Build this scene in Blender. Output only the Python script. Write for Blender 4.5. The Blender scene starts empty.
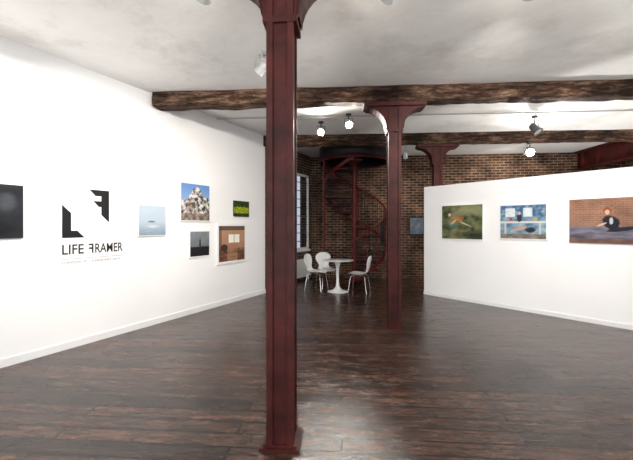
import bpy, bmesh, math, random
from mathutils import Vector, Matrix, noise
random.seed(4)
S=bpy.context.scene
S.view_settings.view_transform='Standard'
S.view_settings.look='None'
S.view_settings.exposure=0.3

# ---------------------------------------------------------------- materials
def newmat(name):
    m=bpy.data.materials.new(name); m.use_nodes=True
    nt=m.node_tree; b=nt.nodes['Principled BSDF']
    return m,nt,b
def N(nt,t,**k):
    n=nt.nodes.new(t)
    for a,v in k.items(): setattr(n,a,v)
    return n
def ramp(nt,stops):
    r=N(nt,'ShaderNodeValToRGB'); e=r.color_ramp.elements
    while len(e)<len(stops): e.new(0.5)
    for el,(p,c) in zip(e,stops):
        el.position=p; el.color=(c[0],c[1],c[2],1)
    return r
def simple(name,col,rough=0.5,metal=0.0,var=0.12,scale=8,bump=0.0,spec=0.5,bscale=60):
    m,nt,b=newmat(name); L=nt.links
    tc=N(nt,'ShaderNodeTexCoord')
    n=N(nt,'ShaderNodeTexNoise'); n.inputs['Scale'].default_value=scale; n.inputs['Detail'].default_value=6
    L.new(tc.outputs['Object'],n.inputs['Vector'])
    r=ramp(nt,[(0.3,[c*(1-var) for c in col]),(0.7,[min(1,c*(1+var)) for c in col])])
    L.new(n.outputs['Fac'],r.inputs['Fac']); L.new(r.outputs['Color'],b.inputs['Base Color'])
    b.inputs['Roughness'].default_value=rough; b.inputs['Metallic'].default_value=metal
    b.inputs['Specular IOR Level'].default_value=spec
    if bump>0:
        n2=N(nt,'ShaderNodeTexNoise'); n2.inputs['Scale'].default_value=bscale; n2.inputs['Detail'].default_value=5
        L.new(tc.outputs['Object'],n2.inputs['Vector'])
        bp=N(nt,'ShaderNodeBump'); bp.inputs['Strength'].default_value=bump; bp.inputs['Distance'].default_value=0.01
        L.new(n2.outputs['Fac'],bp.inputs['Height']); L.new(bp.outputs['Normal'],b.inputs['Normal'])
    return m
def emis(name,col,st):
    m,nt,b=newmat(name)
    b.inputs['Base Color'].default_value=(*col,1)
    b.inputs['Emission Color'].default_value=(*col,1); b.inputs['Emission Strength'].default_value=st
    return m

M_white=simple('white_wall_paint',(0.87,0.87,0.87),0.75,var=0.015,scale=1.5,bump=0.05,spec=0.2)
M_trim=simple('white_trim_paint',(0.80,0.80,0.80),0.45,var=0.03,scale=4)
M_red=simple('red_oxide_paint',(0.058,0.0105,0.0085),0.55,var=0.5,scale=6,bump=0.3,bscale=28,spec=0.25)
M_red2=simple('red_stair_paint',(0.085,0.006,0.006),0.5,var=0.3,scale=9,spec=0.3)
M_dark=simple('black_iron',(0.012,0.009,0.009),0.5,var=0.2,scale=12,spec=0.3)
M_black=simple('black_vinyl',(0.010,0.010,0.012),0.5,var=0.1,spec=0.3)
M_grey=simple('grey_vinyl',(0.18,0.18,0.18),0.5,var=0.05)
M_lac=simple('white_lacquer',(0.88,0.88,0.88),0.25,var=0.02)
M_chrome=simple('chrome',(0.6,0.6,0.62),0.2,metal=1.0,var=0.05)
M_rad=simple('radiator_enamel',(0.70,0.69,0.67),0.4,var=0.04)
M_lamp=simple('lamp_white_housing',(0.45,0.45,0.45),0.4,var=0.05)
M_lampd=simple('lamp_grey_housing',(0.05,0.05,0.05),0.4,var=0.05)
M_glow=emis('lamp_lens_glow',(1.0,0.93,0.8),90)
M_off=simple('lamp_lens_unlit',(0.3,0.3,0.3),0.2)
M_paper=simple('white_print_paper',(0.84,0.84,0.83),0.5,var=0.01)

# ceiling: old limewashed plaster
m,nt,b=newmat('ceiling_plaster'); L=nt.links
tc=N(nt,'ShaderNodeTexCoord')
n1=N(nt,'ShaderNodeTexNoise'); n1.inputs['Scale'].default_value=0.8; n1.inputs['Detail'].default_value=9; n1.inputs['Roughness'].default_value=0.68
L.new(tc.outputs['Object'],n1.inputs['Vector'])
r=ramp(nt,[(0.30,(0.60,0.58,0.55)),(0.46,(0.78,0.77,0.75)),(0.75,(0.86,0.86,0.85))]); L.new(n1.outputs['Fac'],r.inputs['Fac']); L.new(r.outputs['Color'],b.inputs['Base Color'])
b.inputs['Roughness'].default_value=0.7
n2=N(nt,'ShaderNodeTexNoise'); n2.inputs['Scale'].default_value=5; n2.inputs['Detail'].default_value=8; L.new(tc.outputs['Object'],n2.inputs['Vector'])
bp=N(nt,'ShaderNodeBump'); bp.inputs['Strength'].default_value=0.3; bp.inputs['Distance'].default_value=0.03; L.new(n2.outputs['Fac'],bp.inputs['Height']); L.new(bp.outputs['Normal'],b.inputs['Normal'])
M_ceil=m

# bricks
def brickmat(name,k=1.0):
    m,nt,b=newmat(name); L=nt.links
    tc=N(nt,'ShaderNodeTexCoord'); sp=N(nt,'ShaderNodeSeparateXYZ'); cb=N(nt,'ShaderNodeCombineXYZ')
    L.new(tc.outputs['Object'],sp.inputs[0]); L.new(sp.outputs['X'],cb.inputs['X']); L.new(sp.outputs['Z'],cb.inputs['Y'])
    br=N(nt,'ShaderNodeTexBrick'); br.inputs['Scale'].default_value=1.0
    br.inputs['Brick Width'].default_value=0.225; br.inputs['Row Height'].default_value=0.078
    br.inputs['Mortar Size'].default_value=0.010; br.inputs['Mortar Smooth'].default_value=0.2; br.inputs['Bias'].default_value=-0.05
    br.inputs['Color1'].default_value=(0.130*k,0.058*k,0.032*k,1); br.inputs['Color2'].default_value=(0.030*k,0.017*k,0.013*k,1)
    br.inputs['Mortar'].default_value=(0.25*k,0.20*k,0.15*k,1)
    L.new(cb.outputs[0],br.inputs['Vector'])
    n=N(nt,'ShaderNodeTexNoise'); n.inputs['Scale'].default_value=2.6; n.inputs['Detail'].default_value=8; L.new(tc.outputs['Object'],n.inputs['Vector'])
    rr=ramp(nt,[(0.3,(0.35,0.33,0.32)),(0.7,(1.45,1.4,1.35))]); L.new(n.outputs['Fac'],rr.inputs['Fac'])
    mx=N(nt,'ShaderNodeMixRGB',blend_type='MULTIPLY'); mx.inputs[0].default_value=1
    L.new(br.outputs['Color'],mx.inputs[1]); L.new(rr.outputs['Color'],mx.inputs[2]); L.new(mx.outputs[0],b.inputs['Base Color'])
    b.inputs['Roughness'].default_value=0.85; b.inputs['Specular IOR Level'].default_value=0.2
    bp=N(nt,'ShaderNodeBump',invert=True); bp.inputs['Strength'].default_value=0.6; bp.inputs['Distance'].default_value=0.012
    L.new(br.outputs['Fac'],bp.inputs['Height']); L.new(bp.outputs['Normal'],b.inputs['Normal'])
    return m
M_brick=brickmat('stock_brick',0.85)

# floor boards
m,nt,b=newmat('dark_floorboards'); L=nt.links
tc=N(nt,'ShaderNodeTexCoord'); mp=N(nt,'ShaderNodeMapping'); mp.inputs['Rotation'].default_value=(0,0,math.radians(4))
L.new(tc.outputs['Object'],mp.inputs['Vector'])
br=N(nt,'ShaderNodeTexBrick'); br.offset=0.37; br.inputs['Scale'].default_value=1; br.inputs['Brick Width'].default_value=2.1; br.inputs['Row Height'].default_value=0.165
br.inputs['Mortar Size'].default_value=0.010; br.inputs['Bias'].default_value=-0.1
br.inputs['Color1'].default_value=(0.085,0.042,0.028,1); br.inputs['Color2'].default_value=(0.018,0.010,0.008,1); br.inputs['Mortar'].default_value=(0.002,0.0015,0.0015,1)
L.new(mp.outputs[0],br.inputs['Vector'])
mg=N(nt,'ShaderNodeMapping'); mg.inputs['Scale'].default_value=(1.6,9,1); L.new(mp.outputs[0],mg.inputs['Vector'])
g=N(nt,'ShaderNodeTexNoise'); g.inputs['Scale'].default_value=2.0; g.inputs['Detail'].default_value=11; g.inputs['Roughness'].default_value=0.78; L.new(mg.outputs[0],g.inputs['Vector'])
gr=ramp(nt,[(0.36,(0.15,0.14,0.13)),(0.52,(0.9,0.9,0.9)),(0.68,(3.0,2.8,2.6))]); L.new(g.outputs['Fac'],gr.inputs['Fac'])
mx=N(nt,'ShaderNodeMixRGB',blend_type='MULTIPLY'); mx.inputs[0].default_value=1; L.new(br.outputs['Color'],mx.inputs[1]); L.new(gr.outputs['Color'],mx.inputs[2])
ms=N(nt,'ShaderNodeMapping'); ms.inputs['Scale'].default_value=(1.0,2.5,1); L.new(mp.outputs[0],ms.inputs['Vector'])
sc=N(nt,'ShaderNodeTexNoise'); sc.inputs['Scale'].default_value=2.4; sc.inputs['Detail'].default_value=14; sc.inputs['Roughness'].default_value=0.88; L.new(ms.outputs[0],sc.inputs['Vector'])
sr=ramp(nt,[(0.58,(0,0,0)),(0.67,(1,1,1))]); L.new(sc.outputs['Fac'],sr.inputs['Fac'])
mx2=N(nt,'ShaderNodeMixRGB'); L.new(sr.outputs['Color'],mx2.inputs[0]); L.new(mx.outputs[0],mx2.inputs[1]); mx2.inputs[2].default_value=(0.24,0.165,0.125,1)
mj=N(nt,'ShaderNodeMixRGB'); L.new(br.outputs['Fac'],mj.inputs[0]); L.new(mx2.outputs[0],mj.inputs[1]); mj.inputs[2].default_value=(0.002,0.0015,0.0015,1)
L.new(mj.outputs[0],b.inputs['Base Color'])
rg=ramp(nt,[(0.38,(0.10,)*3),(0.62,(0.36,)*3)]); L.new(sc.outputs['Fac'],rg.inputs['Fac']); L.new(rg.outputs['Color'],b.inputs['Roughness'])
ad=N(nt,'ShaderNodeMath',operation='SUBTRACT'); L.new(g.outputs['Fac'],ad.inputs[0]); L.new(br.outputs['Fac'],ad.inputs[1])
bp=N(nt,'ShaderNodeBump'); bp.inputs['Strength'].default_value=0.35; bp.inputs['Distance'].default_value=0.01; L.new(ad.outputs[0],bp.inputs['Height']); L.new(bp.outputs['Normal'],b.inputs['Normal'])
b.inputs['Specular IOR Level'].default_value=0.5
M_floor=m

# timber beams
m,nt,b=newmat('rough_timber'); L=nt.links
tc=N(nt,'ShaderNodeTexCoord'); mp=N(nt,'ShaderNodeMapping'); mp.inputs['Scale'].default_value=(1.8,10,10); L.new(tc.outputs['Object'],mp.inputs['Vector'])
g=N(nt,'ShaderNodeTexNoise'); g.inputs['Scale'].default_value=1.7; g.inputs['Detail'].default_value=11; g.inputs['Roughness'].default_value=0.8; L.new(mp.outputs[0],g.inputs['Vector'])
gr=ramp(nt,[(0.38,(0.012,0.007,0.005)),(0.5,(0.075,0.040,0.025)),(0.63,(0.30,0.20,0.14))]); L.new(g.outputs['Fac'],gr.inputs['Fac'])
pn=N(nt,'ShaderNodeTexNoise'); pn.inputs['Scale'].default_value=1.8; pn.inputs['Detail'].default_value=7; L.new(tc.outputs['Object'],pn.inputs['Vector'])
pr=ramp(nt,[(0.38,(0.35,0.33,0.32)),(0.62,(1.4,1.35,1.3))]); L.new(pn.outputs['Fac'],pr.inputs['Fac'])
mx=N(nt,'ShaderNodeMixRGB',blend_type='MULTIPLY'); mx.inputs[0].default_value=1; L.new(gr.outputs['Color'],mx.inputs[1]); L.new(pr.outputs['Color'],mx.inputs[2])
L.new(mx.outputs[0],b.inputs['Base Color'])
b.inputs['Roughness'].default_value=0.8; b.inputs['Specular IOR Level'].default_value=0.2
bp=N(nt,'ShaderNodeBump'); bp.inputs['Strength'].default_value=1.0; bp.inputs['Distance'].default_value=0.035; L.new(g.outputs['Fac'],bp.inputs['Height']); L.new(bp.outputs['Normal'],b.inputs['Normal'])
M_wood=m

# print material : colour attribute
m,nt,b=newmat('photographic_print'); at=N(nt,'ShaderNodeVertexColor'); at.layer_name='Col'
nt.links.new(at.outputs['Color'],b.inputs['Base Color']); b.inputs['Roughness'].default_value=0.45; b.inputs['Specular IOR Level'].default_value=0.25
M_print=m
m,nt,b=newmat('window_glass'); b.inputs['Base Color'].default_value=(1,1,1,1); b.inputs['Transmission Weight'].default_value=1; b.inputs['Roughness'].default_value=0.15; b.inputs['IOR'].default_value=1.02
M_glass=m

# ---------------------------------------------------------------- mesh builder
class MB:
    def __init__(s): s.v=[];s.f=[];s.m=[];s.sm=[];s.mats=[]
    def add(s,vs,fs,mat,M=None,smooth=False):
        if mat not in s.mats: s.mats.append(mat)
        i=s.mats.index(mat); o=len(s.v)
        for p in vs:
            p=Vector(p); s.v.append(M@p if M else p)
        for f in fs: s.f.append([a+o for a in f]); s.m.append(i); s.sm.append(smooth)
    def box(s,x0,x1,y0,y1,z0,z1,mat,M=None):
        vs=[(x,y,z) for x in (x0,x1) for y in (y0,y1) for z in (z0,z1)]
        s.add(vs,[(0,1,3,2),(4,6,7,5),(0,4,5,1),(2,3,7,6),(0,2,6,4),(1,5,7,3)],mat,M)
    def prism(s,poly,y0,y1,mat,M=None):
        n=len(poly); vs=[(x,y0,z) for x,z in poly]+[(x,y1,z) for x,z in poly]
        s.add(vs,[list(range(n)),list(range(2*n-1,n-1,-1))]+[(i,(i+1)%n,n+(i+1)%n,n+i) for i in range(n)],mat,M)
    def prismz(s,poly,z0,z1,mat,M=None):
        n=len(poly); vs=[(x,y,z0) for x,y in poly]+[(x,y,z1) for x,y in poly]
        s.add(vs,[list(range(n))[::-1],list(range(n,2*n))]+[(i,(i+1)%n,n+(i+1)%n,n+i) for i in range(n)],mat,M)
    def tube(s,pts,r,mat,n=8,M=None,cap=True):
        pts=[Vector(p) for p in pts]; rr=r if isinstance(r,(list,tuple)) else [r]*len(pts)
        vs=[];fs=[];up=None
        for i,p in enumerate(pts):
            t=(pts[min(i+1,len(pts)-1)]-pts[max(i-1,0)]).normalized()
            a=Vector((0,0,1)) if abs(t.z)<0.9 else Vector((1,0,0))
            if up is not None: a=up
            x=(a-t*a.dot(t)).normalized(); up=x; y=t.cross(x)
            for k in range(n):
                th=2*math.pi*k/n; vs.append(p+(x*math.cos(th)+y*math.sin(th))*rr[i])
        for i in range(len(pts)-1):
            for k in range(n):
                fs.append((i*n+k,i*n+(k+1)%n,(i+1)*n+(k+1)%n,(i+1)*n+k))
        s.add(vs,fs,mat,M,True)
        if cap:
            s.add(vs[:n],[list(range(n))[::-1]],mat,M); s.add(vs[-n:],[list(range(n))],mat,M)
    def lathe(s,prof,mat,n=32,c=(0,0,0),M=None):
        vs=[];fs=[]
        for r,z in prof:
            for k in range(n):
                th=2*math.pi*k/n; vs.append((c[0]+r*math.cos(th),c[1]+r*math.sin(th),c[2]+z))
        for i in range(len(prof)-1):
            for k in range(n): fs.append((i*n+k,i*n+(k+1)%n,(i+1)*n+(k+1)%n,(i+1)*n+k))
        s.add(vs,fs,mat,M,True)
    def obj(s,name,loc=(0,0,0),rz=0,parent=None,fixn=True):
        me=bpy.data.meshes.new(name); me.from_pydata([tuple(v) for v in s.v],[],s.f)
        for mm in s.mats: me.materials.append(mm)
        for p,i,sm in zip(me.polygons,s.m,s.sm): p.material_index=i; p.use_smooth=sm
        if fixn:
            bm=bmesh.new(); bm.from_mesh(me); bmesh.ops.recalc_face_normals(bm,faces=bm.faces); bm.to_mesh(me); bm.free()
        o=bpy.data.objects.new(name,me); S.collection.objects.link(o)
        o.location=loc; o.rotation_euler=(0,0,rz)
        if parent: o.parent=parent
        return o
def empty(name,loc=(0,0,0),rz=0):
    o=bpy.data.objects.new(name,None); S.collection.objects.link(o); o.location=loc; o.rotation_euler=(0,0,rz); return o

H=3.65
# ---------------------------------------------------------------- room shell
b_=MB(); b_.box(-8,9.2,-3.6,12,-0.12,0,M_floor); b_.obj('floor')

SX,SY=1.03,9.84      # spiral stair centre
b_=MB()
n=32; R=0.95; h=1.05
ci=[(SX+R*math.cos(2*math.pi*k/n),SY+R*math.sin(2*math.pi*k/n)) for k in range(n)]
sq=[]
for k in range(n):
    c,s_=math.cos(2*math.pi*k/n),math.sin(2*math.pi*k/n); q=max(abs(c),abs(s_)); sq.append((SX+h*c/q,SY+h*s_/q))
vs=[(x,y,H) for x,y in ci+sq]+[(x,y,H+0.25) for x,y in ci]
fs=[(k,(k+1)%n,n+(k+1)%n,n+k) for k in range(n)]+[(k,(k+1)%n,2*n+(k+1)%n,2*n+k) for k in range(n)]
b_.add(vs,fs,M_ceil)
b_.box(-8,SX-h,-3.6,12,H,H+0.2,M_ceil); b_.box(SX+h,9.2,-3.6,12,H,H+0.2,M_ceil)
b_.box(SX-h,SX+h,-3.6,SY-h,H,H+0.2,M_ceil); b_.box(SX-h,SX+h,SY+h,12,H,H+0.2,M_ceil)
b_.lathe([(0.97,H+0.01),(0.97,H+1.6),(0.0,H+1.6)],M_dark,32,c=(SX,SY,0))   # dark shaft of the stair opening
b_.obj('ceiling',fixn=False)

AL=math.atan2(0.8891,0.4577); A=Vector((-3.455,3.93,0))
AR=math.atan2(-0.7809,0.6247); E=Vector((2.449,8.2,0))
b_=MB(); b_.box(-8.0,4.949,0,0.12,0,3.38,M_white); b_.box(-8.0,4.949,0.05,0.12,3.38,H,M_white)
b_.obj('wall_left',A,AL)
b_=MB(); b_.box(-8.0,4.949,-0.018,0,0,0.085,M_trim); b_.box(-8.0,4.949,-0.012,0,0.085,0.095,M_trim); b_.obj('baseboard_left',A,AL)
b_=MB(); b_.box(0,7.2,0,0.06,0,2.435,M_white); b_.obj('wall_partition',E,AR)
b_=MB(); b_.box(0,7.2,-0.016,0,0.0,0.07,M_trim); b_.obj('baseboard_partition',E,AR)

# brick side wall with window opening
Bp=Vector((-3.722,4.067,0)); w0,w1,wz0,wz1=6.35,7.62,0.86,3.06
b_=MB(); b_.box(0,w0,0,0.3,0,H,M_brick); b_.box(w1,8.05,0,0.3,0,H,M_brick); b_.box(w0,w1,0,0.3,0,wz0,M_brick); b_.box(w0,w1,0,0.3,wz1,H,M_brick)
b_.obj('wall_left_brick',Bp,AL)
b_=MB()
b_.box(w0,w1,0.0,0.05,wz0,wz0+0.06,M_trim); b_.box(w0,w1,0.0,0.05,wz1-0.06,wz1,M_trim)
b_.box(w0,w0+0.05,0.0,0.05,wz0,wz1,M_trim); b_.box(w1-0.05,w1,0.0,0.05,wz0,wz1,M_trim)
for i in range(1,3):
    x=w0+(w1-w0)*i/3; b_.box(x-0.010,x+0.010,0.025,0.04,wz0,wz1,M_lampd)
for i in range(1,9):
    z=wz0+(wz1-wz0)*i/9; b_.box(w0,w1,0.025,0.04,z-0.010,z+0.010,M_lampd)
b_.box(w0,w1,0.03,0.034,wz0,wz1,M_glass)
b_.box(w0-0.03,w1+0.03,-0.05,0.0,wz0-0.05,wz0,M_trim)
b_.obj('window_1',Bp,AL)

BA=math.atan2(-0.1,1)
b_=MB(); b_.box(-0.3,9.6,0,0.3,0,H,M_brick); b_.obj('wall_back',(-0.15,11.015,0),BA)
b_=MB(); b_.box(-0.3,14.5,-0.3,0,0,H,M_brick); b_.obj('wall_right',(8.6,-3.4,0),math.pi/2)
# rear wall (behind the viewer) with two added windows and area lamps to fill the room
b_=MB(); xs=[-7.6,-3.6,-1.4,1.4,3.6,8.9]
b_.box(xs[0],xs[1],-0.3,0,0,H,M_white); b_.box(xs[2],xs[3],-0.3,0,0,H,M_white); b_.box(xs[4],xs[5],-0.3,0,0,H,M_white)
for a,c in ((xs[1],xs[2]),(xs[3],xs[4])):
    b_.box(a,c,-0.3,0,0,0.8,M_white); b_.box(a,c,-0.3,0,3.2,H,M_white)
b_.obj('wall_rear',(0,-3.0,0))
for i,(a,c) in enumerate(((xs[1],xs[2]),(xs[3],xs[4]))):
    b_=MB()
    b_.box(a,c,-0.2,-0.14,0.8,0.86,M_trim); b_.box(a,c,-0.2,-0.14,3.14,3.2,M_trim)
    for k in range(5):
        x=a+0.02+(c-a-0.04)*k/4; b_.box(x-0.02,x+0.02,-0.2,-0.14,0.86,3.14,M_trim)
    for k in range(1,5): b_.box(a,c,-0.19,-0.15,0.86+2.28*k/5-0.015,0.86+2.28*k/5+0.015,M_trim)
    w=b_.obj('window_%d'%(i+2),(0,-3.0,0))
    l=bpy.data.lights.new('daylight','AREA'); l.shape='RECTANGLE'; l.size=2.2; l.size_y=2.4; l.energy=150; l.color=(0.93,0.96,1)  # fill lamp added outside the invented opening
    lo=bpy.data.objects.new('daylight',l); S.collection.objects.link(lo); lo.parent=w; lo.location=((a+c)/2,-0.45,2.0); lo.rotation_euler=(math.pi/2,0,0)

# ---------------------------------------------------------------- beams
def beam(name,x0,x1,yc0,seed):
    b_=MB(); ang=math.atan2(-0.069,1); L_=(x1-x0)/math.cos(ang); n=140
    sec=[(-0.125,3.445),(-0.10,3.42),(0.10,3.42),(0.125,3.445),(0.125,3.649),(-0.125,3.649),(-0.128,3.54)]
    vs=[];fs=[]
    for i in range(n+1):
        x=L_*i/n
        for j,(y,z) in enumerate(sec):
            dy=noise.noise(Vector((x*2.2,j*3.1,seed)))*0.03; dz=(noise.noise(Vector((x*1.9,j*2.3,seed+9)))*0.026+noise.noise(Vector((x*6,j*2.3,seed+9)))*0.014) if z<3.5 else 0
            vs.append((x,y+dy,z+dz))
    k=len(sec)
    for i in range(n):
        for j in range(k): fs.append((i*k+j,i*k+(j+1)%k,(i+1)*k+(j+1)%k,(i+1)*k+j))
    fs.append(list(range(k))); fs.append(list(range(n*k,n*k+k))[::-1])
    b_.add(vs,fs,M_wood)
    return b_.obj(name,(x0,yc0-0.069*x0,0),ang)
beam('timber_ceiling_beam',-4.10,8.45,2.583,1)
beam('timber_ceiling_beam',-2.56,8.45,5.573,2)
beam('timber_ceiling_beam',-1.38,8.45,8.40,3)

# ---------------------------------------------------------------- steel columns
def column(x,y):
    b_=MB(); hw=0.094; top=3.34
    b_.box(-hw,hw,-hw,-hw+0.018,0.03,top,M_red); b_.box(-hw,hw,hw-0.018,hw,0.03,top,M_red)   # flanges
    b_.box(-hw+0.012,-hw+0.030,-hw+0.018,hw-0.018,0.03,top,M_red)
    b_.box(hw-0.030,hw-0.012,-hw+0.018,hw-0.018,0.03,top,M_red)
    for sx in (-1,1):   # raised angle sections along the edges
        b_.box(sx*0.072-0.022,sx*0.072+0.022,-hw-0.022,-hw,0.03,top,M_red)
    # splice plate with bolts
    for sx in (-1,1):
        b_.box(sx*0.072-0.020,sx*0.072+0.020,-hw-0.030,-hw-0.022,1.43,1.50,M_red)
        b_.tube([(sx*0.072,-hw-0.030,1.465),(sx*0.072,-hw-0.042,1.465)],0.010,M_red,6)
    b_.box(-0.14,0.14,-0.14,0.14,0,0.02,M_red); b_.box(-0.115,0.115,-0.115,0.115,0.02,0.035,M_red)
    # capital: top plate and curved brackets along the beam
    b_.box(-0.46,0.46,-0.15,0.15,3.345,3.405,M_red); b_.box(-0.12,0.12,-0.12,0.12,2.96,3.0,M_red)
    for sx in (-1,1):
        arc=[(sx*hw,2.98)]
        for k in range(9):
            t=k/8*math.pi/2; arc.append((sx*(0.43-0.30*math.cos(t)),3.02+0.30*math.sin(t)))
        arc+= [(sx*0.43,3.345),(sx*hw,3.345)]
        for yy in (-0.10,0.07): b_.prism(arc,yy,yy+0.03,M_red)
        vs=[]
        for k in range(9):
            t=k/8*math.pi/2; px,pz=sx*(0.43-0.30*math.cos(t)),3.02+0.30*math.sin(t); vs+=[(px,-0.13,pz),(px,0.13,pz)]
        b_.add(vs,[(2*k,2*k+1,2*k+3,2*k+2) for k in range(8)],M_red)
    return b_.obj('steel_column',(x,y,0),math.atan2(-0.069,1))
column(-0.246,2.60); column(1.18,5.49); column(2.76,8.26); column(7.55,7.88)

# red steel girder on the right
b_=MB(); b_.box(7.42,7.45,8.05,10.24,3.16,3.64,M_red); b_.box(7.30,7.57,8.05,10.24,3.13,3.16,M_red); b_.box(7.30,7.57,8.05,10.24,3.61,3.645,M_red)
for k in range(4): b_.box(7.32,7.42,8.3+k*0.55,8.32+k*0.55,3.16,3.61,M_red)
b_.obj('steel_girder')

# ---------------------------------------------------------------- lamps
def lamp(loc,target,power,lit=True,mat=M_lamp,cone=100,mount=H,scale=1.0):
    loc=Vector(loc); par=empty('ceiling_spotlight',loc)
    d=(Vector(target)-loc).normalized()
    q=d.to_track_quat('Z','Y').to_matrix().to_4x4()@Matrix.Scale(scale,4)
    b_=MB()
    b_.lathe([(0.0,-0.07),(0.035,-0.07),(0.045,-0.05),(0.05,0.0),(0.06,0.07),(0.066,0.08),(0.060,0.08),(0.052,0.065)],mat,20,M=q)
    b_.lathe([(0.054,0.068),(0.0,0.068)],M_glow if lit else M_off,20,M=q)
    top=mount-loc.z
    b_.tube([(-0.075,0,0.0),(-0.075,0,0.10),(0.075,0,0.10),(0.075,0,0.0)],0.007,mat,6)
    b_.tube([(0,0,0.10),(0,0,max(top-0.002,0.11))],0.011,mat,8)
    b_.lathe([(0,top-0.03),(0.05,top-0.03),(0.055,top-0.002)],mat,20)
    b_.obj('housing',parent=par)
    if power>0:
        l=bpy.data.lights.new('bulb','SPOT'); l.energy=power; l.spot_size=math.radians(cone); l.spot_blend=0.9; l.shadow_soft_size=0.05; l.color=(1,0.95,0.88)
        lo=bpy.data.objects.new('bulb',l); S.collection.objects.link(lo); lo.parent=par; lo.location=d*0.11*scale
        lo.rotation_euler=d.to_track_quat('-Z','Y').to_euler()
    return par
# seen in the picture
lamp((0.09,7.25,3.45),(-0.3,2.0,1.2),160,cone=130,mat=M_lampd,scale=1.15)
lamp((0.60,6.75,3.46),(0.9,2.0,1.0),160,cone=130,mat=M_lampd,scale=1.15)
lamp((4.77,8.05,3.20),(2.2,2.6,1.6),210,mount=3.42,cone=130,scale=1.5,mat=M_lampd)
lamp((4.18,6.9,3.42),(5.0,5.5,1.5),0,lit=False,mat=M_lampd,scale=1.4)
lamp((-0.66,4.35,3.46),(-2.6,5.4,1.7),0,lit=False)
lamp((2.2,8.9,3.30),(2.6,10.8,1.0),80,cone=110)
# out of the picture, lighting the hung work
lamp((-1.2,2.0,3.45),(-3.6,3.9,1.6),210,cone=110)
lamp((-0.9,2.9,3.45),(-2.6,5.7,1.6),240,cone=90)
lamp((0.6,2.9,3.45),(-1.4,7.6,1.6),260,cone=70)
lamp((1.7,2.85,3.45),(3.0,7.4,1.6),260,cone=80)
lamp((2.6,2.8,3.45),(4.4,5.6,1.5),200,cone=100)
lamp((3.6,2.0,3.45),(5.6,4.3,1.5),120,cone=110)
lamp((5.2,8.9,3.40),(5.2,10.4,2.4),90,cone=130)
# unseen floor uplighters, added to brighten the ceiling and upper brick
def added_uplight(x,y,power):
    par=empty('floor_uplighter',(x,y,0))
    b_=MB(); b_.lathe([(0,0),(0.16,0),(0.16,0.02),(0.02,0.03),(0.02,0.75),(0.05,0.78),(0.17,0.88),(0.165,0.88),(0.05,0.80),(0,0.80)],M_lamp,24); b_.obj('lamp_stand',parent=par)
    l=bpy.data.lights.new('bulb','SPOT'); l.energy=power; l.spot_size=math.radians(150); l.spot_blend=0.6; l.shadow_soft_size=0.14; l.color=(1,0.97,0.93)
    lo=bpy.data.objects.new('bulb',l); S.collection.objects.link(lo); lo.parent=par; lo.location=(0,0,0.9); lo.rotation_euler=(math.pi,0,0)
added_uplight(-3.6,1.6,230); added_uplight(1.6,-0.6,270); added_uplight(5.2,0.9,240); added_uplight(5.6,7.0,300)

b_=MB(); b_.tube([(-2.0,7.0,3.63),(8.4,6.3,3.63)],0.012,M_lamp,8); b_.obj('ceiling_conduit')

# ---------------------------------------------------------------- artworks
def nz(x,y,s=0,o=4): 
    v=0;a=1;t=0
    for i in range(o): v+=a*noise.noise(Vector((x*2**i,y*2**i,s+i*7.3))); t+=a; a*=0.6
    return v/t
def mixc(a,b,t): t=max(0,min(1,t)); return [a[i]*(1-t)+b[i]*t for i in range(3)]
def ell(u,v,cx,cy,rx,ry,soft=0.15,rot=0.0):
    du,dv=u-cx,v-cy
    if rot: c,s=math.cos(rot),math.sin(rot); du,dv=du*c+dv*s,-du*s+dv*c
    d=(du/rx)**2+(dv/ry)**2; d+=0.5*nz(u*9,v*9,3.3); return max(0,min(1,(1-d)/soft))
def artwork(name,wall,x0,x1,z0,z1,fn,border=0.0,thick=0.025,bcol=None,gap=0.002):
    base,ang=wall; w=x1-x0; hh=z1-z0
    loc=base+Matrix.Rotation(ang,3,'Z')@Vector((x0,-gap,z0))
    par=empty(name,loc,ang)
    b_=MB(); b_.box(0,w,-thick,0,0,hh,bcol or M_paper); b_.obj('backing_board',parent=par)
    nx=130; ny=max(20,int(130*hh/w)); bx=border
    me=bpy.data.meshes.new('print'); vs=[];fs=[];cols=[]
    for j in range(ny+1):
        for i in range(nx+1):
            u=i/nx; v=j/ny
            vs.append((bx+u*(w-2*bx),-thick-0.002,bx+v*(hh-2*bx))); c=fn(u,v); cols.append((max(0,c[0]),max(0,c[1]),max(0,c[2]),1))
    for j in range(ny):
        for i in range(nx):
            a=j*(nx+1)+i; fs.append((a,a+1,a+nx+2,a+nx+1))
    me.from_pydata(vs,[],fs); ca=me.color_attributes.new('Col','FLOAT_COLOR','POINT')
    for i,c in enumerate(cols): ca.data[i].color=c
    me.materials.append(M_print); o=bpy.data.objects.new('print',me); S.collection.objects.link(o); o.parent=par
    return par
WL=(A,AL); WR=(E,AR); WB=(Vector((-0.15,11.015,0)),BA)
def fA(u,v):
    c=mixc((0.008,0.009,0.012),(0.03,0.033,0.04),0.5+nz(u*3,v*3,1)); c=mixc(c,(0.10,0.11,0.13),0.6*ell(u,v,0.82,0.68,0.13,0.22,1)); return mixc(c,(0.004,0.004,0.005),ell(u,v,0.45,0.2,0.5,0.25,1))
def fB(u,v):
    sky=mixc((0.40,0.50,0.60),(0.50,0.58,0.66),v+0.3*nz(u*2,v*5,2)); sea=mixc((0.22,0.29,0.36),(0.46,0.55,0.63),v*2+0.4*nz(u*4,v*20,3))
    c=sky if v>0.45 else sea
    c=mixc(c,(0.12,0.14,0.16),0.9*ell(u,v,0.45,0.46,0.16,0.035,0.6)); return mixc(c,(0.70,0.71,0.73),0.6*ell(u,v,0.5,0.3,0.3,0.06,1))
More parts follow.
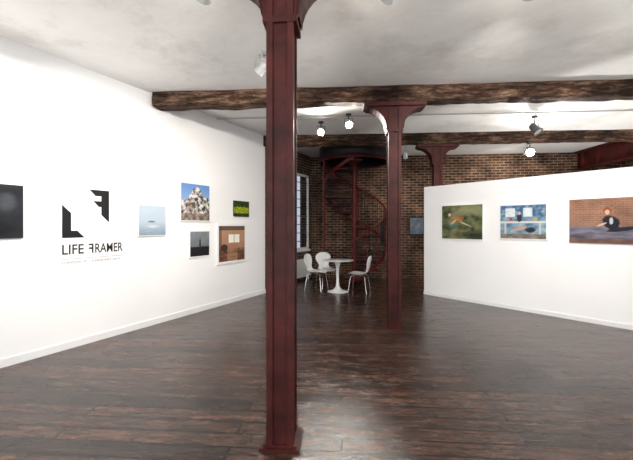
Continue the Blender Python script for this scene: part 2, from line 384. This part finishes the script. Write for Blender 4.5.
def fC(u,v):
    sky=mixc((0.38,0.52,0.74),(0.12,0.26,0.56),v); k=nz(u*8,v*8,4); h=0.60+0.3*nz(u*4,1.3,8)+0.30*math.exp(-((u-0.50)/0.20)**2)
    rock=mixc((0.03,0.025,0.025),(0.75,0.72,0.68),0.45+2.6*k); c=rock if v<h else sky
    if v<0.2: c=mixc(c,(0.16,0.10,0.06),0.7)
    return mixc(c,(0.22,0.12,0.07),0.6*ell(u,v,0.30,0.35,0.2,0.2,1))
def fD(u,v):
    c=mixc((0.04,0.045,0.05),(0.24,0.26,0.28),0.3+v*0.6+0.5*nz(u*2,v*2,5)); 
    if v<0.38+0.05*nz(u*9,0,3): c=(0.010,0.010,0.012)
    return mixc(c,(0.012,0.012,0.012),ell(u,v,0.5,0.5,0.05,0.25,0.5))
def fE(u,v):
    c=mixc((0.30,0.15,0.085),(0.46,0.27,0.17),v+0.6*nz(u*3,v*3,6))
    if v<0.36: c=mixc((0.09,0.035,0.02),(0.36,0.19,0.11),0.4+nz(u*4,v*14,7)+ (0.4 if abs(u-0.5)<0.2 else -0.2))
    if 0.36<u<0.78 and 0.52<v<0.76:
        c=(0.85,0.83,0.76)
        if abs(u-0.57)<0.014: c=(0.35,0.2,0.12)
    if v>0.88: c=(0.14,0.08,0.06)
    if u<0.10 and v>0.2: c=mixc(c,(0.10,0.05,0.03),0.7)
    return mixc(c,(0.05,0.025,0.02),ell(u,v,0.20,0.38,0.14,0.12,0.4))
def fF(u,v):
    c=mixc((0.006,0.010,0.006),(0.05,0.08,0.015),0.5+nz(u*5,v*5,8)); 
    if 0.22<v<0.6+0.3*nz(u*5,0,1): c=mixc((0.50,0.48,0.02),(0.08,0.20,0.01),0.5+1.9*nz(u*9,v*9,9))
    return c
def fR1(u,v):
    c=mixc((0.025,0.045,0.020),(0.20,0.20,0.09),0.5+1.8*nz(u*4.5,v*4.5,11,6)); c=mixc(c,(0.34,0.33,0.18),0.6*ell(u,v,0.7,0.85,0.5,0.2,1))
    c=mixc(c,(0.46,0.17,0.04),ell(u,v,0.38,0.60,0.19,0.05,0.8,-0.35)); c=mixc(c,(0.60,0.40,0.28),ell(u,v,0.20,0.72,0.05,0.06,0.6))
    c=mixc(c,(0.58,0.40,0.28),ell(u,v,0.30,0.50,0.12,0.025,0.6,0.8)); c=mixc(c,(0.04,0.16,0.20),ell(u,v,0.30,0.38,0.13,0.05,0.8,0.3))
    c=mixc(c,(0.56,0.46,0.33),ell(u,v,0.60,0.44,0.18,0.025,0.8,-0.5)); c=mixc(c,(0.34,0.09,0.05),ell(u,v,0.52,0.62,0.06,0.06,0.8))
    return mixc(c,(0.01,0.015,0.01),0.9*ell(u,v,0.75,0.12,0.5,0.12,1))
def fR2(u,v):
    c=mixc((0.04,0.13,0.22),(0.30,0.43,0.50),0.5+1.5*nz(u*6,v*6,12,6))
    if v>0.66: c=mixc((0.04,0.12,0.24),(0.65,0.72,0.74),(1 if (0.12<u<0.34 or 0.52<u<0.72) and v<0.92 else 0.1)+0.8*nz(u*9,v*9,1))
    if 0.46<v<0.52: c=(0.60,0.60,0.58)
    if v<0.46 and (abs(u-0.12)<0.02 or abs(u-0.88)<0.02): c=(0.5,0.5,0.48)
    if v<0.14: c=mixc((0.05,0.045,0.045),(0.30,0.25,0.20),0.5+nz(u*6,v*9,4))
    c=mixc(c,(0.52,0.30,0.20),ell(u,v,0.46,0.30,0.20,0.06,0.6,0.3)); c=mixc(c,(0.02,0.02,0.035),ell(u,v,0.68,0.26,0.14,0.10,0.6))
    c=mixc(c,(0.45,0.05,0.04),ell(u,v,0.25,0.58,0.05,0.06,0.6)); c=mixc(c,(0.50,0.36,0.08),ell(u,v,0.78,0.58,0.06,0.05,0.6))
    c=mixc(c,(0.02,0.025,0.04),ell(u,v,0.44,0.62,0.06,0.13,0.4)); return mixc(c,(0.62,0.40,0.30),ell(u,v,0.44,0.76,0.03,0.05,0.4))
def fR3(u,v):
    row=int(v*20); f=(v*20)%1; g=((u*12)+(row%2)*0.5)%1
    c=mixc((0.22,0.11,0.07),(0.38,0.20,0.13),0.5+1.3*nz(u*4,v*4,13))
    if f<0.2 or g<0.07: c=mixc(c,(0.11,0.06,0.042),0.6)
    if v<0.38: c=mixc((0.05,0.055,0.08),(0.22,0.20,0.25),0.3+v+1.3*nz(u*4,v*16,14))
    if v<0.10: c=mixc((0.22,0.11,0.08),(0.08,0.045,0.04),0.5+nz(u*6,v*9,2))
    c=mixc(c,(0.010,0.010,0.018),ell(u,v,0.50,0.46,0.10,0.17,0.3,0.2)); c=mixc(c,(0.012,0.012,0.025),ell(u,v,0.62,0.32,0.18,0.05,0.3,0.25))
    c=mixc(c,(0.26,0.07,0.02),ell(u,v,0.455,0.72,0.048,0.085,0.3)); c=mixc(c,(0.62,0.40,0.30),ell(u,v,0.455,0.69,0.028,0.055,0.3))
    c=mixc(c,(0.62,0.40,0.30),ell(u,v,0.39,0.42,0.07,0.02,0.3,0.6)); return mixc(c,(0.5,0.5,0.52),ell(u,v,0.50,0.50,0.022,0.08,0.3))
artwork('photo_print_dark_portrait',WL,-0.66,0.202,1.413,2.007,fA,bcol=M_black)
artwork('photo_print_misty_sea',WL,1.66,2.165,1.394,1.878,fB,border=0.012)
artwork('photo_print_rocky_tree',WL,2.451,3.155,1.63,2.31,fC,border=0.02)
artwork('photo_print_grey_landscape',WL,2.648,3.155,0.985,1.475,fD,border=0.025)
artwork('photo_print_bedroom',WL,3.339,4.217,0.80,1.60,fE,border=0.05)
artwork('photo_print_green_field',WL,3.831,4.318,1.745,2.07,fF,bcol=M_black)
artwork('photo_print_swimmer',WR,0.457,1.383,1.262,2.0,fR1,border=0.02)
artwork('photo_print_kitchen',WR,1.692,2.506,1.30,1.95,fR2,border=0.02)
artwork('photo_print_seated_figure',WR,2.831,3.93,1.275,1.985,fR3)
artwork('photo_print_small',WB,2.92,3.36,1.28,1.82,lambda u,v:mixc((0.06,0.08,0.11),(0.22,0.26,0.32),0.5+nz(u*3,v*3,15)),border=0.03,bcol=M_dark)

# ---------------------------------------------------------------- wall logo
par=empty('wall_logo',A+Matrix.Rotation(AL,3,'Z')@Vector((0.623,0,0)),AL)
b_=MB()
b_.prism([(0,1.40),(0.27,1.40),(0.18,1.49),(0.105,1.49),(0.105,1.715),(0,1.815)],-0.004,-0.001,M_black)
b_.prism([(0.602,1.60),(0.602,2.035),(0.335,2.035),(0.415,1.955),(0.495,1.955),(0.495,1.885),(0.385,1.885),(0.46,1.81),(0.495,1.81),(0.495,1.70)],-0.004,-0.001,M_black)
b_.box(0,0.80,-0.004,-0.001,1.129,1.133,M_grey)
b_.obj('monogram',parent=par)
def text(body,x,z,width,height,mat,off=0.0,mirror=False):
    cu=bpy.data.curves.new('lettering','FONT'); cu.body=body; cu.size=1; cu.extrude=0.0; cu.offset=off
    o=bpy.data.objects.new('lettering',cu); S.collection.objects.link(o)
    bpy.context.view_layer.update()
    me=bpy.data.meshes.new_from_object(o.evaluated_get(bpy.context.evaluated_depsgraph_get())); bpy.data.objects.remove(o)
    xs=[v.co.x for v in me.vertices]; ys=[v.co.y for v in me.vertices]
    for v in me.vertices:
        t=(v.co.x-min(xs))/(max(xs)-min(xs))
        if mirror: t=1-t
        v.co=Vector((x+t*width,-0.003,z+(v.co.y-min(ys))/(max(ys)-min(ys))*height))
    me.materials.clear(); me.materials.append(mat)
    o=bpy.data.objects.new('lettering',me); S.collection.objects.link(o); o.parent=par
text('LIFE',0.0,1.19,0.262,0.125,M_black,0.012)
text('F',0.325,1.19,0.062,0.125,M_black,0.012,True)
text('RAMER',0.41,1.19,0.395,0.125,M_black,0.012)
text('LONDON  8 - 15 JANUARY 2015',0.0,1.065,0.76,0.036,M_grey)

# ---------------------------------------------------------------- tulip table
b_=MB()
b_.lathe([(0,0.0),(0.24,0.0),(0.245,0.008),(0.20,0.022),(0.11,0.05),(0.055,0.11),(0.035,0.22),(0.030,0.40),(0.038,0.58),(0.07,0.68),(0.13,0.725),(0.13,0.726),(0,0.726)],M_lac,40)
b_.lathe([(0,0.726),(0.34,0.726),(0.375,0.738),(0.38,0.746),(0.375,0.750),(0,0.750)],M_lac,48)
b_.obj('tulip_table',(0.50,8.5,0))

# ---------------------------------------------------------------- chairs
def chair(x,y,face):
    par=empty('dining_chair',(x,y,0),face)
    prof=[(0.235,0.425,0.12),(0.215,0.448,0.175),(0.12,0.452,0.215),(0.0,0.442,0.225),(-0.12,0.445,0.205),(-0.19,0.475,0.155),(-0.225,0.54,0.13),(-0.24,0.60,0.16),(-0.255,0.68,0.215),(-0.27,0.76,0.22),(-0.28,0.83,0.18),(-0.285,0.87,0.09)]
    b_=MB(); vs=[];fs=[]; K=8
    for i,(px,pz,hw) in enumerate(prof):
        for k in range(K+1):
            t=-1+2*k/K; cv=0.03*t*t
            vs.append((px+(cv if i>5 else 0),t*hw,pz+(cv*0.5 if i<=5 else 0)))
    for i in range(len(prof)-1):
        for k in range(K): a=i*(K+1)+k; fs.append((a,a+1,a+K+2,a+K+1))
    b_.add(vs,fs,M_lac,smooth=True); o=b_.obj('seat_shell',parent=par)
    sd=o.modifiers.new('thick','SOLIDIFY'); sd.thickness=0.013; sd.offset=-1
    ss=o.modifiers.new('sub','SUBSURF'); ss.levels=1; ss.render_levels=2
    b_=MB()
    for sx,sy in ((1,1),(1,-1),(-1,1),(-1,-1)):
        b_.tube([(sx*0.05,sy*0.04,0.425),(sx*0.13,sy*0.14,0.415),(sx*0.165,sy*0.175,0.38),(sx*0.215,sy*0.215,0.0)],0.012,M_chrome,8)
    b_.lathe([(0,0.41),(0.09,0.41),(0.09,0.432),(0,0.432)],M_chrome,20)
    b_.obj('legs',parent=par)
chair(0.99,8.34,math.radians(160))
chair(0.00,8.72,math.radians(-25))
chair(0.26,9.13,math.radians(-68))

# ---------------------------------------------------------------- radiator
b_=MB(); x0,x1=6.55,7.45
x=x0
while x<x1: b_.box(x,x+0.04,-0.16,-0.07,0.10,0.60,M_rad); x+=0.055
b_.tube([(x0,-0.115,0.13),(x1,-0.115,0.13)],0.025,M_rad); b_.tube([(x0,-0.115,0.57),(x1,-0.115,0.57)],0.025,M_rad)
for xx in (x0+0.08,x1-0.1): b_.box(xx,xx+0.03,-0.14,-0.09,0,0.12,M_rad); b_.box(xx,xx+0.03,-0.07,-0.001,0.5,0.53,M_rad)
b_.obj('radiator',Bp,AL)

# ---------------------------------------------------------------- spiral staircase
par=empty('spiral_staircase',(SX,SY,0))
b_=MB(); b_.tube([(0,0,0),(0,0,H)],0.05,M_red2,20); b_.lathe([(0,0),(0.16,0),(0.16,0.02),(0.07,0.05)],M_red2,24); b_.obj('newel_post',parent=par)
NT=16; rise=0.215; stepang=math.radians(25); a0=math.radians(-100)
bt=MB(); bb=MB(); rail=[];string=[]
for i in range(NT):
    a=a0+i*stepang; z=(i+1)*rise; R0=0.84
    poly=[(0.05*math.cos(a),0.05*math.sin(a))]
    for k in range(6): t=a+stepang*1.15*k/5; poly.append((R0*math.cos(t),R0*math.sin(t)))
    poly.append((0.05*math.cos(a+stepang),0.05*math.sin(a+stepang)))
    bt.prismz(poly,z-0.025,z,M_red2)
    Mr=Matrix.Rotation(a+0.02,4,'Z'); bt.box(0.05,R0,-0.012,0.012,z-0.075,z-0.025,M_dark,Mr)
    bt.lathe([(0.065,z-0.12),(0.065,z)],M_red2,16)
    for q in (0.02,0.27,0.52,0.77):
        t=a+stepang*q; zz=z+0.95+rise*q
        if zz<H-0.02:
            p=(0.845*math.cos(t),0.845*math.sin(t)); bb.tube([(p[0],p[1],z-0.02),(p[0],p[1],zz)],0.010,M_dark if q>0.1 else M_red2,6)
for i in range(NT*4+1):
    q=i/4; t=a0+q*stepang; z=(q+1)*rise
    if z+0.95<H: rail.append((0.845*math.cos(t),0.845*math.sin(t),z+0.95))
    string.append((0.85*math.cos(t),0.85*math.sin(t),z-0.04))
bb.tube(rail,0.024,M_red2,8)
vs=[]
for p in string: vs+=[(p[0],p[1],p[2]-0.05),(p[0],p[1],p[2]+0.05)]
bt.add(vs,[(2*k,2*k+1,2*k+3,2*k+2) for k in range(len(string)-1)],M_red2)
bt.obj('treads',parent=par); bb.obj('balustrade',parent=par)
b_=MB(); b_.lathe([(0.93,H-0.36),(0.95,H-0.36),(0.95,H-0.001),(0.93,H-0.001),(0.93,H-0.36)],M_dark,40)
b_.lathe([(0.93,H-0.39),(0.97,H-0.39),(0.97,H-0.34),(0.93,H-0.34)],M_red2,40)
for t in (math.radians(-155),math.radians(-25),math.radians(80)): b_.tube([(0.92*math.cos(t),0.92*math.sin(t),0),(0.92*math.cos(t),0.92*math.sin(t),H-0.38)],0.030,M_red2,12)
b_.obj('landing_ring',parent=par)

# ---------------------------------------------------------------- world & camera
w=bpy.data.worlds.new('sky'); S.world=w; w.use_nodes=True; nt=w.node_tree
bg=nt.nodes['Background']; sky=nt.nodes.new('ShaderNodeTexSky'); sky.sky_type='HOSEK_WILKIE'; sky.turbidity=6
mx=nt.nodes.new('ShaderNodeMixRGB'); mx.inputs[0].default_value=0.6; mx.inputs[2].default_value=(0.7,0.8,1.0,1)
nt.links.new(sky.outputs[0],mx.inputs[1]); nt.links.new(mx.outputs[0],bg.inputs['Color']); bg.inputs['Strength'].default_value=0.8
cam=bpy.data.cameras.new('camera'); co=bpy.data.objects.new('camera',cam); S.collection.objects.link(co)
co.location=(0,0,1.55); co.rotation_euler=(math.pi/2,0,0); cam.sensor_width=36; cam.lens=360/633*36; cam.shift_y=-4/633
cam.clip_start=0.05
S.camera=co
